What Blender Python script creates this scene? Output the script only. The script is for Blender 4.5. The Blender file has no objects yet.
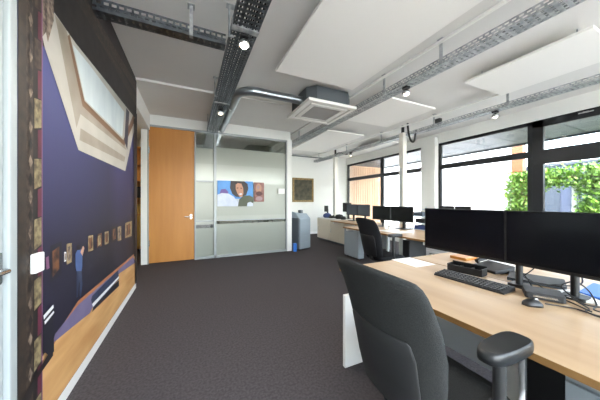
import bpy, math, random
from mathutils import Vector, Matrix
random.seed(7)
PI = math.pi
sc = bpy.context.scene
col = sc.collection

# ------------------------------------------------------------ materials
def mat(name, rgb, rough=.6, metal=0, spec=.5, noise=None, bump=None, emit=None, trans=0, coat=0):
    """rgb in display (sRGB) 0-255; noise=(scale, rgb2, stretch); bump=(scale, strength)"""
    def lin(c):
        r = []
        for v in c:
            v /= 255
            r.append(v/12.92 if v <= .04045 else ((v+.055)/1.055)**2.4)
        return (*r, 1)
    m = bpy.data.materials.new(name); m.use_nodes = True
    nt = m.node_tree; b = nt.nodes['Principled BSDF']
    b.inputs['Base Color'].default_value = lin(rgb)
    b.inputs['Roughness'].default_value = rough
    b.inputs['Metallic'].default_value = metal
    b.inputs['Specular IOR Level'].default_value = spec
    b.inputs['Transmission Weight'].default_value = trans
    b.inputs['Coat Weight'].default_value = coat
    if emit:
        b.inputs['Emission Color'].default_value = lin(emit[0]); b.inputs['Emission Strength'].default_value = emit[1]
    tc = mp = None
    if noise or bump:
        tc = nt.nodes.new('ShaderNodeTexCoord'); mp = nt.nodes.new('ShaderNodeMapping')
        nt.links.new(tc.outputs['Object'], mp.inputs['Vector'])
    if noise:
        if len(noise) > 2: mp.inputs['Scale'].default_value = noise[2]
        n = nt.nodes.new('ShaderNodeTexNoise'); n.inputs['Scale'].default_value = noise[0]; n.inputs['Detail'].default_value = 5
        r = nt.nodes.new('ShaderNodeValToRGB')
        r.color_ramp.elements[0].position = .35; r.color_ramp.elements[1].position = .65
        r.color_ramp.elements[0].color = lin(rgb); r.color_ramp.elements[1].color = lin(noise[1])
        nt.links.new(mp.outputs[0], n.inputs['Vector']); nt.links.new(n.outputs['Fac'], r.inputs['Fac'])
        nt.links.new(r.outputs['Color'], b.inputs['Base Color'])
    if bump:
        n2 = nt.nodes.new('ShaderNodeTexNoise'); n2.inputs['Scale'].default_value = bump[0]
        bp = nt.nodes.new('ShaderNodeBump'); bp.inputs['Strength'].default_value = bump[1]; bp.inputs['Distance'].default_value = .01
        nt.links.new(tc.outputs['Object'], n2.inputs['Vector']); nt.links.new(n2.outputs['Fac'], bp.inputs['Height'])
        nt.links.new(bp.outputs['Normal'], b.inputs['Normal'])
    return m

def glass_mat(name, tint, gloss=.06, rough=0.0, frost=0.0, frost_rgb=(.7,.75,.7)):
    m = bpy.data.materials.new(name); m.use_nodes = True; nt = m.node_tree
    for n in list(nt.nodes): nt.nodes.remove(n)
    out = nt.nodes.new('ShaderNodeOutputMaterial')
    t = nt.nodes.new('ShaderNodeBsdfTransparent'); t.inputs[0].default_value = (*tint, 1)
    g = nt.nodes.new('ShaderNodeBsdfGlossy'); g.inputs['Roughness'].default_value = rough
    g.inputs['Color'].default_value = (1,1,1,1)
    base = t.outputs[0]
    if frost > 0:
        d = nt.nodes.new('ShaderNodeBsdfDiffuse'); d.inputs[0].default_value = (*frost_rgb, 1)
        tl = nt.nodes.new('ShaderNodeBsdfTranslucent'); tl.inputs[0].default_value = (*frost_rgb, 1)
        a = nt.nodes.new('ShaderNodeMixShader'); a.inputs[0].default_value = .35
        nt.links.new(d.outputs[0], a.inputs[1]); nt.links.new(tl.outputs[0], a.inputs[2])
        mx = nt.nodes.new('ShaderNodeMixShader'); mx.inputs[0].default_value = frost
        nt.links.new(base, mx.inputs[1]); nt.links.new(a.outputs[0], mx.inputs[2]); base = mx.outputs[0]
    lw = nt.nodes.new('ShaderNodeLayerWeight'); lw.inputs[0].default_value = .2
    ma = nt.nodes.new('ShaderNodeMath'); ma.operation = 'MULTIPLY_ADD'
    ma.inputs[1].default_value = .5; ma.inputs[2].default_value = gloss
    nt.links.new(lw.outputs['Fresnel'], ma.inputs[0])
    m2 = nt.nodes.new('ShaderNodeMixShader')
    nt.links.new(ma.outputs[0], m2.inputs[0]); nt.links.new(base, m2.inputs[1]); nt.links.new(g.outputs[0], m2.inputs[2])
    nt.links.new(m2.outputs[0], out.inputs[0])
    return m

W_WALL = mat('white wall paint', (226,226,222), .8)
W_CEIL = mat('ceiling concrete paint', (224,222,218), .85, noise=(1.3,(219,217,213)))
W_PANEL = mat('acoustic panel fabric', (238,236,231), .9)
CARPET = mat('dark carpet', (70,66,68), .95, spec=.1, noise=(60,(84,80,82)), bump=(160,.25))
GALV = mat('galvanised steel', (196,199,200), .48, metal=.6, noise=(14,(150,155,158)))
GALV_D = mat('dark galvanised steel', (120,126,130), .42, metal=.85, noise=(14,(96,101,106)))
DUCTM = mat('spiral duct steel', (150,156,160), .3, metal=.9)
BLK = mat('black plastic', (24,25,27), .45)
BLKM = mat('black matt plastic', (32,33,36), .6)
FABRIC = mat('charcoal chair fabric', (46,47,47), .9, spec=.2, noise=(220,(55,56,56)), bump=(300,.3))
SHELL = mat('chair shell plastic', (42,43,44), .5)
ARMPAD = mat('armrest rubber', (24,26,28), .38)
BLKFAB = mat('black chair fabric', (26,27,30), .85, spec=.2, noise=(180,(34,35,38)))
SCREEN = mat('monitor screen', (12,13,17), .16, spec=.35)
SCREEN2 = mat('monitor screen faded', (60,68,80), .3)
BEZEL = mat('monitor bezel', (13,14,15), .4)
DARKFR = mat('anthracite window frame', (22,25,29), .45)
OAK = mat('light oak laminate', (188,161,128), .4, noise=(5,(168,139,106),(1.2,.16,1.2)))
OAKD = mat('oak desk edge', (140,104,58), .6)
DOORW = mat('orange oak door veneer', (176,116,48), .45, noise=(4,(186,126,56),(2.2,2.2,.22)))
FRAMEG = mat('partition frame grey', (150,156,158), .4, metal=.3)
WHITEM = mat('white lacquer', (238,238,236), .4)
DOORWH = mat('white door lacquer', (176,182,183), .45)
GREYM = mat('light grey lacquer', (178,185,190), .5)
GREYP = mat('grey cabinet lacquer', (150,160,168), .5)
BEIGE = mat('beige cabinet front', (214,204,186), .5)
COPIER = mat('printer grey', (140,152,162), .5)
COPIERD = mat('printer dark grey', (72,80,88), .5)
ACDARK = mat('air conditioner casing', (92,98,102), .5, metal=.3)
ACW = mat('air conditioner cover', (226,224,218), .45)
GRILLE = mat('air conditioner grille', (150,146,142), .7)
GOLD = mat('aged gilt frame', (158,132,82), .5, metal=.3, noise=(30,(112,92,56)))
CANVAS = mat('dark aged canvas', (84,80,62), .7, noise=(7,(50,50,40)))
PAPER = mat('white paper', (244,244,242), .8)
BLUEF = mat('blue folder', (36,110,205), .45)
BULB = mat('lit lamp', (255,240,215), .4, emit=((255,228,190), 14))
BULBO = mat('lamp lens', (225,225,222), .2, emit=((255,238,215), 1.6))
CHROME = mat('brushed chrome', (200,202,204), .25, metal=1)
SLATW = mat('tan wood cladding', (214,176,140), .7, noise=(3,(190,150,118),(1,1,.1)))
POSTW = mat('orange timber', (128,72,38), .6)
RENDERW = mat('white exterior render', (245,245,245), .9)
SOFFIT = mat('grey soffit board', (60,66,72), .5, noise=(2,(44,50,56)))
PAVE = mat('pale paving', (205,203,198), .9, noise=(4,(190,188,182)))
BUILDG = mat('blue grey facade', (40,48,66), .5)
BROWNF = mat('brown brick facade', (90,66,52), .8)
DGLASS = mat('dark facade glass', (34,42,52), .15)
LEAF = mat('fresh green leaves', (104,142,40), .6, noise=(9,(58,96,26)))
STEM = mat('hedge stem', (90,72,46), .8)
GLASS = glass_mat('window glass', (.93,.96,.96), .03)
FROST = glass_mat('frosted partition glass', (.82,.88,.84), .04, .25, .94, (.42,.45,.40))
FROSTL = glass_mat('light frosted glass', (.82,.88,.84), .06, .2, .85, (.52,.55,.50))
CLEARP = glass_mat('clear partition glass', (.80,.86,.82), .22, .02)
BLUEB = mat('blue fabric', (52,66,110), .8)
WOODS = mat('warm kitchen wood', (196,138,66), .5)
YEL = mat('ochre carton', (196,160,82), .6)

# ------------------------------------------------------------ mesh builder
class MB:
    def __init__(s): s.v=[]; s.f=[]; s.m=[]; s.sm=[]
    def add(s, vs, fs, mi=0, smooth=False):
        o=len(s.v); s.v+= [tuple(v) for v in vs]
        for f in fs: s.f.append([i+o for i in f]); s.m.append(mi); s.sm.append(smooth)
        return s
    def box(s, x0,x1,y0,y1,z0,z1, mi=0):
        v=[(x0,y0,z0),(x1,y0,z0),(x1,y1,z0),(x0,y1,z0),(x0,y0,z1),(x1,y0,z1),(x1,y1,z1),(x0,y1,z1)]
        return s.add(v,[(3,2,1,0),(4,5,6,7),(0,1,5,4),(1,2,6,5),(2,3,7,6),(3,0,4,7)],mi)
    def rbox(s, x0,x1,y0,y1,z0,z1, r=.01, mi=0, axis='z', n=4):
        """box with rounded vertical (axis) edges"""
        if axis=='z': a0,a1,b0,b1,c0,c1=x0,x1,y0,y1,z0,z1
        elif axis=='x': a0,a1,b0,b1,c0,c1=y0,y1,z0,z1,x0,x1
        else: a0,a1,b0,b1,c0,c1=z0,z1,x0,x1,y0,y1
        P=[]
        for cx,cy,st in ((a1-r,b1-r,0),(a0+r,b1-r,1),(a0+r,b0+r,2),(a1-r,b0+r,3)):
            for k in range(n+1):
                t=(st+k/n)*PI/2; P.append((cx+r*math.cos(t),cy+r*math.sin(t)))
        return s.prism(P,c0,c1,axis,mi)
    def prism(s,P,c0,c1,axis='z',mi=0):
        def m3(a,b,c): return (a,b,c) if axis=='z' else ((c,a,b) if axis=='x' else (b,c,a))
        n=len(P); v=[m3(a,b,c0) for a,b in P]+[m3(a,b,c1) for a,b in P]
        f=[tuple(reversed(range(n))),tuple(range(n,2*n))]+[(i,(i+1)%n,n+(i+1)%n,n+i) for i in range(n)]
        return s.add(v,f,mi)
    def loft(s, rings, mi=0, cap=True, smooth=True):
        n=len(rings[0]); v=[p for r in rings for p in r]; f=[]
        for k in range(len(rings)-1):
            for i in range(n):
                j=(i+1)%n; f.append((k*n+i,k*n+j,(k+1)*n+j,(k+1)*n+i))
        s.add(v,f,mi,smooth)
        if cap:
            s.add(rings[0],[tuple(reversed(range(n)))],mi); s.add(rings[-1],[tuple(range(n))],mi)
        return s
    def tube(s, pts, r, n=8, mi=0, smooth=True):
        pts=[Vector(p) for p in pts]; rings=[]
        rr = r if isinstance(r,(list,tuple)) else [r]*len(pts)
        up=None
        for i,p in enumerate(pts):
            d=(pts[min(i+1,len(pts)-1)]-pts[max(i-1,0)]).normalized()
            if up is None:
                up=Vector((0,0,1)) if abs(d.z)<.9 else Vector((1,0,0))
            a=d.cross(up).normalized(); b=a.cross(d).normalized(); up=b
            rings.append([p+a*rr[i]*math.cos(2*PI*k/n)+b*rr[i]*math.sin(2*PI*k/n) for k in range(n)])
        return s.loft(rings,mi,True,smooth)
    def lathe(s, prof, c=(0,0,0), n=24, mi=0):
        rings=[[(c[0]+r*math.cos(2*PI*k/n),c[1]+r*math.sin(2*PI*k/n),c[2]+z) for k in range(n)] for r,z in prof]
        return s.loft(rings,mi)
    def build(s, name, mats, parent=None, bevel=0, loc=None, sub=0):
        me=bpy.data.meshes.new(name); me.from_pydata(s.v,[],s.f)
        ms=mats if isinstance(mats,(list,tuple)) else [mats]
        for m in ms: me.materials.append(m)
        for p,mi,sm in zip(me.polygons,s.m,s.sm): p.material_index=mi; p.use_smooth=sm
        import bmesh
        bm=bmesh.new(); bm.from_mesh(me); bmesh.ops.recalc_face_normals(bm,faces=bm.faces); bm.to_mesh(me); bm.free()
        o=bpy.data.objects.new(name,me); col.objects.link(o)
        if parent: o.parent=parent
        if loc: o.location=loc
        if bevel:
            b=o.modifiers.new('Bevel','BEVEL'); b.width=bevel; b.segments=2; b.limit_method='ANGLE'; b.angle_limit=math.radians(50)
        if sub:
            b=o.modifiers.new('Sub','SUBSURF'); b.levels=sub; b.render_levels=sub
        return o
def tag(o,label=None,cat=None,group=None,kind=None):
    if label: o['label']=label
    if cat: o['category']=cat
    if group: o['group']=group
    if kind: o['kind']=kind
    return o
def empty(name,loc,rz=0,label=None,cat=None,group=None):
    o=bpy.data.objects.new(name,None); o.empty_display_size=.1; col.objects.link(o)
    o.location=loc; o.rotation_euler=(0,0,rz); return tag(o,label,cat,group)
def copy_tree(o,parent=None):
    c=o.copy(); col.objects.link(c); c.parent=parent
    for ch in [x for x in bpy.data.objects if x.parent==o]: copy_tree(ch,c)
    return c
def struct(o): o['kind']='structure'; return o
def bez(pts, n=10):
    """Catmull-Rom through pts"""
    P=[Vector(p) for p in pts]; P=[P[0]*2-P[1]]+P+[P[-1]*2-P[-2]]; out=[]
    for i in range(1,len(P)-2):
        for k in range(n):
            t=k/n; a,b,c,d=P[i-1:i+3]
            out.append(.5*((2*b)+(c-a)*t+(2*a-5*b+4*c-d)*t*t+(3*b-a-3*c+d)*t**3))
    out.append(P[-2]); return out

# ------------------------------------------------------------ room dimensions
XL, XR = -.72, 5.83          # mural wall, window wall
YB, YP, YF = -2.6, 5.5, 8.06 # wall behind, glass partition, far wall
H = 3.0
SB=.30                        # sill
# floor, ceiling
struct(MB().box(-2.6,6.0,YB-.15,YF+.15,-.12,0).build('floor',CARPET))
struct(MB().box(-2.6,6.0,YB-.15,YF+.15,H,H+.25).build('ceiling',W_CEIL))
struct(MB().box(XL,.33,4.02,5.5,2.965,H).box(.33,3.2,4.02,5.5,2.985,H).build('trim_1',W_CEIL))          # shallow dropped strip before the partition
# left wall with the far opening, door opening near camera
m=MB().box(XL-.15,XL,1.48,4.08,0,H).box(XL-.15,XL,4.08,5.5,2.66,H).box(XL-.15,XL,.50,1.48,2.5,H).box(XL-.15,XL,YB,.50,0,H)
struct(m.build('wall_left',W_WALL))
struct(MB().box(XL,XL+.018,1.48,4.08,0,.085).build('baseboard_left',WHITEM,bevel=.003))
# far corridor shell
m=MB().box(-2.6,-2.5,3.9,YF,0,H).box(-2.6,XL-.15,3.8,3.9,0,H); struct(m.build('wall_corridor',W_WALL))
# far wall
struct(MB().box(-2.6,XR+.15,YF,YF+.15,0,H).build('wall_far',W_WALL))
struct(MB().box(2.3,XR,YF-.015,YF,0,.08).build('baseboard_far',WHITEM))
# wall behind, with two added, unseen windows that let in more daylight
m=MB().box(XL,XR,YB-.15,YB,0,.1).box(XL,XR,YB-.15,YB,2.9,H).box(XL,-.5,YB-.15,YB,.1,2.9).box(2.5,2.7,YB-.15,YB,.1,2.9).box(5.6,XR,YB-.15,YB,.1,2.9)
struct(m.build('wall_back',W_WALL))
# window wall
m=MB()
m.box(XR,XR+.15,YB,YF,0,SB).box(XR,XR+.15,YB,YF,2.74,H)
m.box(XR-.12,XR+.15,4.07,4.47,0,2.90)
m.box(XR,XR+.15,8.0,YF,SB,2.74)
m.box(XR,XR+.15,YB,-1.7,SB,2.74)
struct(m.build('wall_window',W_WALL))
def window(name, y0,y1,z0,z1, mull=(), trans=None, fr=.07, casement=False):
    x0,x1=XR+.02,XR+.09
    m=MB()
    m.box(x0,x1,y0,y1,z1-fr,z1).box(x0,x1,y0,y1,z0,z0+fr).box(x0,x1,y0,y0+fr,z0,z1).box(x0,x1,y1-fr,y1,z0,z1)
    for q,w in mull: m.box(x0,x1,q-w/2,q+w/2,z0,z1)
    if trans: m.box(x0-.002,x1+.002,y0,y1,trans[0],trans[1])
    root=m.build(name,DARKFR,bevel=.004); struct(root)
    MB().box(XR+.05,XR+.055,y0+.03,y1-.03,z0+.03,z1-.03).build('pane',GLASS,root)
    return root
window('window_1',4.47,8.0,SB,2.74,((6.08,.12),),(2.07,2.19),.07)
window('window_2',2.21,4.07,SB,2.74,(),(2.07,2.19),.07)
w3=window('window_3',-.2,2.21,SB,2.76,((.9,.20),),(1.93,2.19),.155)
MB().box(XR-.005,XR+.03,1.45,1.62,2.68,2.70).box(XR-.012,XR-.005,1.5,1.57,2.675,2.705).build('window_latch',CHROME,w3)
window('window_4',-1.7,-.2,SB,2.74,(),(2.07,2.19),.07)
# frames of the added rear windows
for k,(a,b) in enumerate(((-.5,2.5),(2.7,5.6))):
    m=MB().box(a,b,YB-.1,YB-.04,.1,.17).box(a,b,YB-.1,YB-.04,2.83,2.9).box(a,a+.07,YB-.1,YB-.04,.1,2.9).box(b-.07,b,YB-.1,YB-.04,.1,2.9).box((a+b)/2-.04,(a+b)/2+.04,YB-.1,YB-.04,.1,2.9)
    r=struct(m.build('window_%d'%(5+k),DARKFR)); MB().box(a+.03,b-.03,YB-.075,YB-.07,.13,2.87).build('pane',GLASS,r)

# white door at the near end of the left wall
d=struct(MB().box(XL-.06,XL+.012,.56,1.422,0.005,2.46).build('door_1',DOORWH,bevel=.004))
MB().tube([(XL+.012,1.39,.955),(XL+.038,1.39,.955),(XL+.044,1.384,.955),(XL+.044,1.27,.955)],.010).build('door_handle',CHROME,d)
MB().rbox(XL+.012,XL+.018,1.376,1.404,.90,1.03,.01,axis='x').build('handle_plate',CHROME,d)
m=MB().box(XL,XL+.03,1.424,1.476,0,2.54).box(XL,XL+.03,.50,.56,0,2.54).box(XL,XL+.03,.50,1.476,2.46,2.54)
struct(m.build('trim_2',DOORWH,bevel=.006))

# ------------------------------------------------------------ glass partition wall
m=MB().box(XL-.15,-.75,YP,YP+.12,0,H)
m.box(-.75,2.29,YP,YP+.12,2.76,H)
m.box(2.20,2.32,YP-.01,YP+.13,0,2.78)
m.box(2.20,2.32,YP+.13,YF,0,H)
struct(m.build('wall_partition',W_WALL))
struct(MB().box(-.02-.85,-.76,YP+.13,YF,0,H).build('wall_meeting_room',W_WALL))
d=struct(MB().box(-.74,.085,YP+.03,YP+.08,.01,2.73).build('door_2',DOORW,bevel=.003))
MB().tube([(.02,YP+.03,1.0-.08),(.02,YP-.02,.92),(.015,YP-.025,.92),(-.10,YP-.025,.92)],.009).build('door_handle',CHROME,d)
MB().rbox(.0,.04,YP+.02,YP+.03,.87,.97,.01,axis='y').build('handle_plate',CHROME,d)
MB().tube([(-.735,YP+.025,.35),(-.735,YP+.025,.47)],.008).tube([(-.735,YP+.025,2.2),(-.735,YP+.025,2.32)],.008).build('hinge',CHROME,d)
m=MB().box(-.76,-.74,YP-.01,YP+.1,0,2.76).box(.087,.117,YP-.01,YP+.1,0,2.76).box(-.76,2.2,YP-.01,YP+.1,2.73,2.765)
m.box(.475,.53,YP,YP+.08,0,2.73).box(2.17,2.205,YP,YP+.08,0,2.73).box(.117,2.17,YP,YP+.09,0,.05)
m.box(.117,2.17,YP+.04,YP+.075,.80,.83).box(.117,.475,YP+.04,YP+.075,1.66,1.70)
struct(m.build('trim_3',FRAMEG,bevel=.003))
# panes: clear strips and frosted bands side by side in one sheet
def pane(x0,x1,name,bands):
    m=MB()
    for a,b,k in bands: m.box(x0,x1,YP+.05,YP+.056,a,b,k)
    o=m.build(name,[CLEARP,FROST,FROSTL]); struct(o); return o
window5=pane(.53,2.17,'window_7',[(.05,.74,1),(.74,.80,0),(.80,.92,2),(.92,1.66,1),(1.66,2.06,2),(2.06,2.44,1),(2.44,2.73,0)])
pane(.117,.475,'window_8',[(.05,.66,1),(.66,.74,0),(.74,.86,2),(.86,1.66,1),(1.66,2.06,2),(2.06,2.40,1),(2.40,2.73,0)])
# rail handles behind the glass: conference table seen through the strip
t=empty('meeting_table',(1.15,6.9,0),0,'meeting table seen dimly through the frosted glass partition','table')
MB().rbox(-.75,.75,-.45,.45,.71,.74,.08).build('tabletop',OAK,t)
for sx in (-.6,.6):
    for sy in (-.33,.33): MB().tube([(sx,sy,0),(sx,sy,.71)],.025).build('leg',CHROME,t)
t=empty('added_meeting_room_lamp',(1.0,6.12,2.94),0,'unseen flat lamp added to light the meeting room behind the glass','lamp')  # added out of view to light the room behind the frosted glass
MB().box(-.6,.6,-.15,.15,0,.06).build('housing',WHITEM,t)
MB().box(-.57,.57,-.12,.12,-.006,0).build('fill_diffuser',mat('fill_diffuser',(255,250,240),.5,emit=((255,246,230),2.0)),t)
t=empty('added_corridor_lamp',(-1.4,6.0,2.94),0,'unseen warm lamp added to light the corridor beyond the mural','lamp')  # unseen lamp, added to brighten the strip of corridor
MB().box(-.2,.2,-.2,.2,0,.06).build('housing',WHITEM,t)
MB().box(-.17,.17,-.17,.17,-.006,0).build('fill_diffuser',mat('warm diffuser',(255,240,210),.5,emit=((255,226,180),9)),t)
# kitchen shelving glimpsed through the corridor opening
t=empty('shelf_unit',(-1.22,7.2,0),0,'warm wooden shelf unit glimpsed through the gap beside the mural','shelf')
m=MB().box(-.45,-.42,-.2,.2,0,2.6).box(.32,.35,-.2,.2,0,2.6).box(-.45,.35,.17,.2,0,2.6)
m.build('frame',WOODS,t)
for z in (.1,.9,1.3,1.75,2.15,2.57): MB().box(-.42,.32,-.2,.17,z,z+.03).build('shelf',WOODS,t)
MB().box(-.42,.32,-.21,-.19,.13,.9).build('door',YEL,t)
for k,(z,h) in enumerate(((.932,.24),(1.332,.28),(1.782,.25))):
    tag(MB().box(-1.40,-1.0,7.04,7.3,z,z+h).build('storage_carton',[YEL,BLKM,WOODS][k]),['ochre carton on the lower shelf beside the mural gap','dark carton on the middle shelf of the wooden unit','wooden box on the upper shelf of the wooden unit'][k],'box')

# ------------------------------------------------------------ wall mural
f_=237; a_=math.radians(24.9); s_,c_=math.sin(a_),math.cos(a_)
XM=XL+.02
def mp(x,y):
    """where a mark of the photographed mural lies on the wall plane: (Y, z)"""
    u=(x-300)/f_; v=(201.5-y)/f_; t=XM/(s_+c_*u); return ((c_-s_*u)*t, 1.24+v*t)
def wallprint():
    m=mat('mural print wall',(40,38,60),.55); nt=m.node_tree; b=nt.nodes['Principled BSDF']
    tc=nt.nodes.new('ShaderNodeTexCoord'); sp=nt.nodes.new('ShaderNodeSeparateXYZ'); nt.links.new(tc.outputs['Object'],sp.inputs[0])
    def ramp(src,a,b_,cols):
        mr=nt.nodes.new('ShaderNodeMapRange'); mr.inputs[1].default_value=a; mr.inputs[2].default_value=b_
        cr=nt.nodes.new('ShaderNodeValToRGB'); nt.links.new(src,mr.inputs[0]); nt.links.new(mr.outputs[0],cr.inputs[0])
        el=cr.color_ramp.elements
        while len(el)<len(cols): el.new(.5)
        for e,(p,c) in zip(el,cols): e.position=p; e.color=(*[(v/255)**2.2 for v in c],1)
        return cr.outputs[0]
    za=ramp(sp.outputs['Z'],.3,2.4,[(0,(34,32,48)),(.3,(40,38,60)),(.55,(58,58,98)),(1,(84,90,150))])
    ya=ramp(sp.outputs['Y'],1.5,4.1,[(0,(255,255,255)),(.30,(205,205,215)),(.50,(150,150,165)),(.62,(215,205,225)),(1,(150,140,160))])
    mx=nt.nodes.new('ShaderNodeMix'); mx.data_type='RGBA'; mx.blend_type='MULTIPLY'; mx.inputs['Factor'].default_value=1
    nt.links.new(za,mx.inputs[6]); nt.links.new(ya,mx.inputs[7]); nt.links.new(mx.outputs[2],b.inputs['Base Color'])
    return m
mur=MB(); MM=[]; layer=[0]
def mm(rgb,rgb2=None,sc_=8,st=(1,1,1)):
    MM.append(mat('mural print %d'%len(MM),rgb,.55,noise=(sc_,rgb2,st) if rgb2 else None)); return len(MM)-1
def clampp(P,y0=1.482,y1=4.079,z0=.088,z1=2.985):
    return [(min(max(y,y0),y1),min(max(z,z0),z1)) for y,z in P]
def mpoly(P,mi,px=True):
    if px: P=[mp(*p) for p in P]
    P=clampp(P); layer[0]+=1; x=XM+.00009*layer[0]
    n=len(P); mur.add([(x,y,z) for y,z in P],[tuple(range(n))],mi)
MM.append(wallprint()); NAVY=0; DKN=mm((38,35,56),(46,42,66),2); BLUE=mm((72,72,120),(62,62,106),1.2)
BRN=mm((44,38,34),(62,50,42),20); BRN2=mm((80,66,56),(44,34,30),30); DK=mm((26,22,23),(40,34,34),12)
GLD=mm((150,136,100),(86,74,56),30); MAR=mm((104,44,66),(84,36,50),8); PNK=mm((128,84,116))
CRM=mm((176,172,164),(162,158,150),3); CRM2=mm((150,142,130),(132,122,108),3); SKY=mm((196,206,208),(178,190,196),6,(1,1,.3))
WDD=mm((112,82,58)); FLR=mm((214,168,112),(190,140,86),5,(.3,.3,2)); FPUR=mm((116,108,142),(100,92,128),3); ORG=mm((170,110,72))
BEN=mm((50,62,92),(40,48,72),10); BEND=mm((28,28,40)); PNT=mm((120,76,50),(44,30,28),16); PGL=mm((170,150,112),(110,88,64),24); SHIRT=mm((70,92,140)); SKIN=mm((196,150,124)); WHT=mm((222,224,228)); TEX=mm((150,132,116),(60,48,44),30)
mur.box(XL+.0005,XM,1.48,4.08,.086,2.99,NAVY)
# darker foot of the painted wall and lit upper wall
# floor of the gallery
mpoly([(18,399),(47,349),(78,303),(134,256),(137,257),(137,300),(60,410),(30,460)],FLR)
mpoly([(47,349),(78,301),(134,254),(134,257),(78,305),(50,351)],ORG)
mpoly([(53,343),(55,334),(78,305),(133,257),(136,262),(120,273),(96,300),(90,313),(70,329)],FPUR)
# bench with shadow
mpoly([(92,312),(119,286),(119,280),(94,304)],BEND)
mpoly([(91,300),(92,296),(118,270),(119,279),(93,308)],BEN)
mpoly([(92,304),(119,276),(119,278),(93,307)],WHT)
# paintings
def painting(x0,x1,ya0,ya1,yb0,yb1,fr,ins):
    mpoly([(x0,ya0),(x1,yb0),(x1,yb1),(x0,ya1)],fr)
    dx=(x1-x0)*.2; dy=(ya1-ya0)*.14
    mpoly([(x0+dx,ya0+dy),(x1-dx,yb0+dy),(x1-dx,yb1-dy),(x0+dx,ya1-dy)],ins)
painting(50,61.5,246,283,241,274,BEND,PNT)
painting(66.5,71.5,244,265,243,262,PGL,TEX)
painting(64,66,252,262,252,261,WHT,PGL)
painting(88,93,236,252,235,250,PGL,PNT)
painting(97,101.5,234,248,233,246,PNT,PGL)
painting(104.5,108.5,232,245,231,243,PGL,PNT)
painting(111.5,116.5,227,243,226,241,DK,PNT)
painting(117.5,121,227,241,226,240,PGL,TEX)
painting(125,131.5,223,238,221,236,PGL,PNT)
mpoly([(45,258),(48,256),(49,268),(46,270)],PNK)
# visitor looking at the paintings
mpoly([(75,254),(77,250),(80,249),(82,254),(82,266),(81,272),(76,272),(75,266)],SHIRT)
mpoly([(76,271),(81,271),(82,284),(80.5,297),(79,296),(79.5,284),(78.5,280),(77.5,297),(76,298)],BEN)
mpoly([(76.5,250),(76,246),(78,244.5),(80,246.5),(79.5,250)],DK)
mpoly([(80,252),(82.5,246),(84,248),(82,256)],SKIN)
# ceiling skylight
mpoly([(41,38),(54,12),(70,26),(136,112),(133.5,132),(125,171),(78,150)],CRM)
mpoly([(54,14),(66,30),(82,102),(124,142),(126,150),(80,114),(76,128)],CRM2)
mpoly([(80,128),(79,140),(124,162),(125,157)],CRM2)
mpoly([(67,36),(69,34),(84,101),(123,140),(134,112),(135,120),(124,146),(82,106)],WDD)
mpoly([(72,44),(84.5,100),(122,137),(124,112),(90,66)],SKY)
mpoly([(124,141),(126,108),(129,112),(127,150)],DKN)
# dark canopy along the top
mpoly([(49,-20),(52,10),(75,43),(100,74),(134,117),(137,118),(137,80),(90,-30)],DK)
mpoly([(80,-10),(136,84),(136,92),(90,20)],BRN2)
mpoly([(74,-10),(88,8),(136,98),(136,106),(84,14),(72,-4)],BRN)
mpoly([(94,32),(97,34),(122,72),(120,74)],BRN2)
# tassels
mpoly([(30,-10),(53,-20),(53,20),(47,42),(45,32),(42,36),(38,24),(34,12)],TEX)
mpoly([(40,30),(44,48),(41,44)],BRN2)
# side border with carpet pattern
def col_px(x0,x1,mi): 
    y0,y1=mp(x0,200)[0],mp(x1,200)[0]; mpoly([(y0,.086),(y1,.086),(y1,2.985),(y0,2.985)],mi,False)
col_px(17,41.5,DK); col_px(17,25,BRN); col_px(25,32,BRN2); col_px(40.6,41.5,PNK)
for k in range(10):
    ya,yb=mp(33,200)[0],mp(40.2,200)[0]; z=.1+k*.30
    mpoly([(ya,z),(yb,z+.02),(yb,z+.16),(ya,z+.15)],GLD if z<1.7 else BRN2,False)
    ya=mp(36.5,200)[0]
    mpoly([(ya,z+.16),(yb,z+.165),(yb,z+.31),(ya,z+.30)],MAR,False)
for k in range(34):
    ya,yb=mp(26.2,200)[0],mp(30.8,200)[0]; z=.12+k*.085
    mpoly([(ya,z+.035),((ya+yb)/2,z),(yb,z+.035),((ya+yb)/2,z+.07)],TEX if k%2 else DK,False)
# dark seat and stanchion at the lower corner
mpoly([(18,402),(38,368),(47,353),(50,340),(51,356),(34,380),(20,420)],DK)
mpoly([(41,320),(51,310),(52,352),(47,356),(41,352)],BEND)
mpoly([(41,316),(51,305),(51.5,308),(41.5,320)],WHT); mpoly([(42,322),(51.5,311),(52,313),(42.5,325)],WHT)
mpoly([(133,120),(137,114),(137,300),(134.5,300)],DK)
tag(mur.build('wall_mural',MM),'floor-to-ceiling photo mural of a dark museum gallery, wooden floor and skylight','mural')
# light switch on the mural
p0=(XM+.03,)
sw=MB().rbox(XM+.006,XM+.026,1.572,1.65,.89,.985,.008,axis='x').build('light_switch',WHITEM,bevel=.003)
tag(sw,'white light switch box on the dark border of the mural','switch')
MB().box(XM+.026,XM+.029,1.585,1.637,.905,.97).build('rocker',PAPER,sw)

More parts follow.
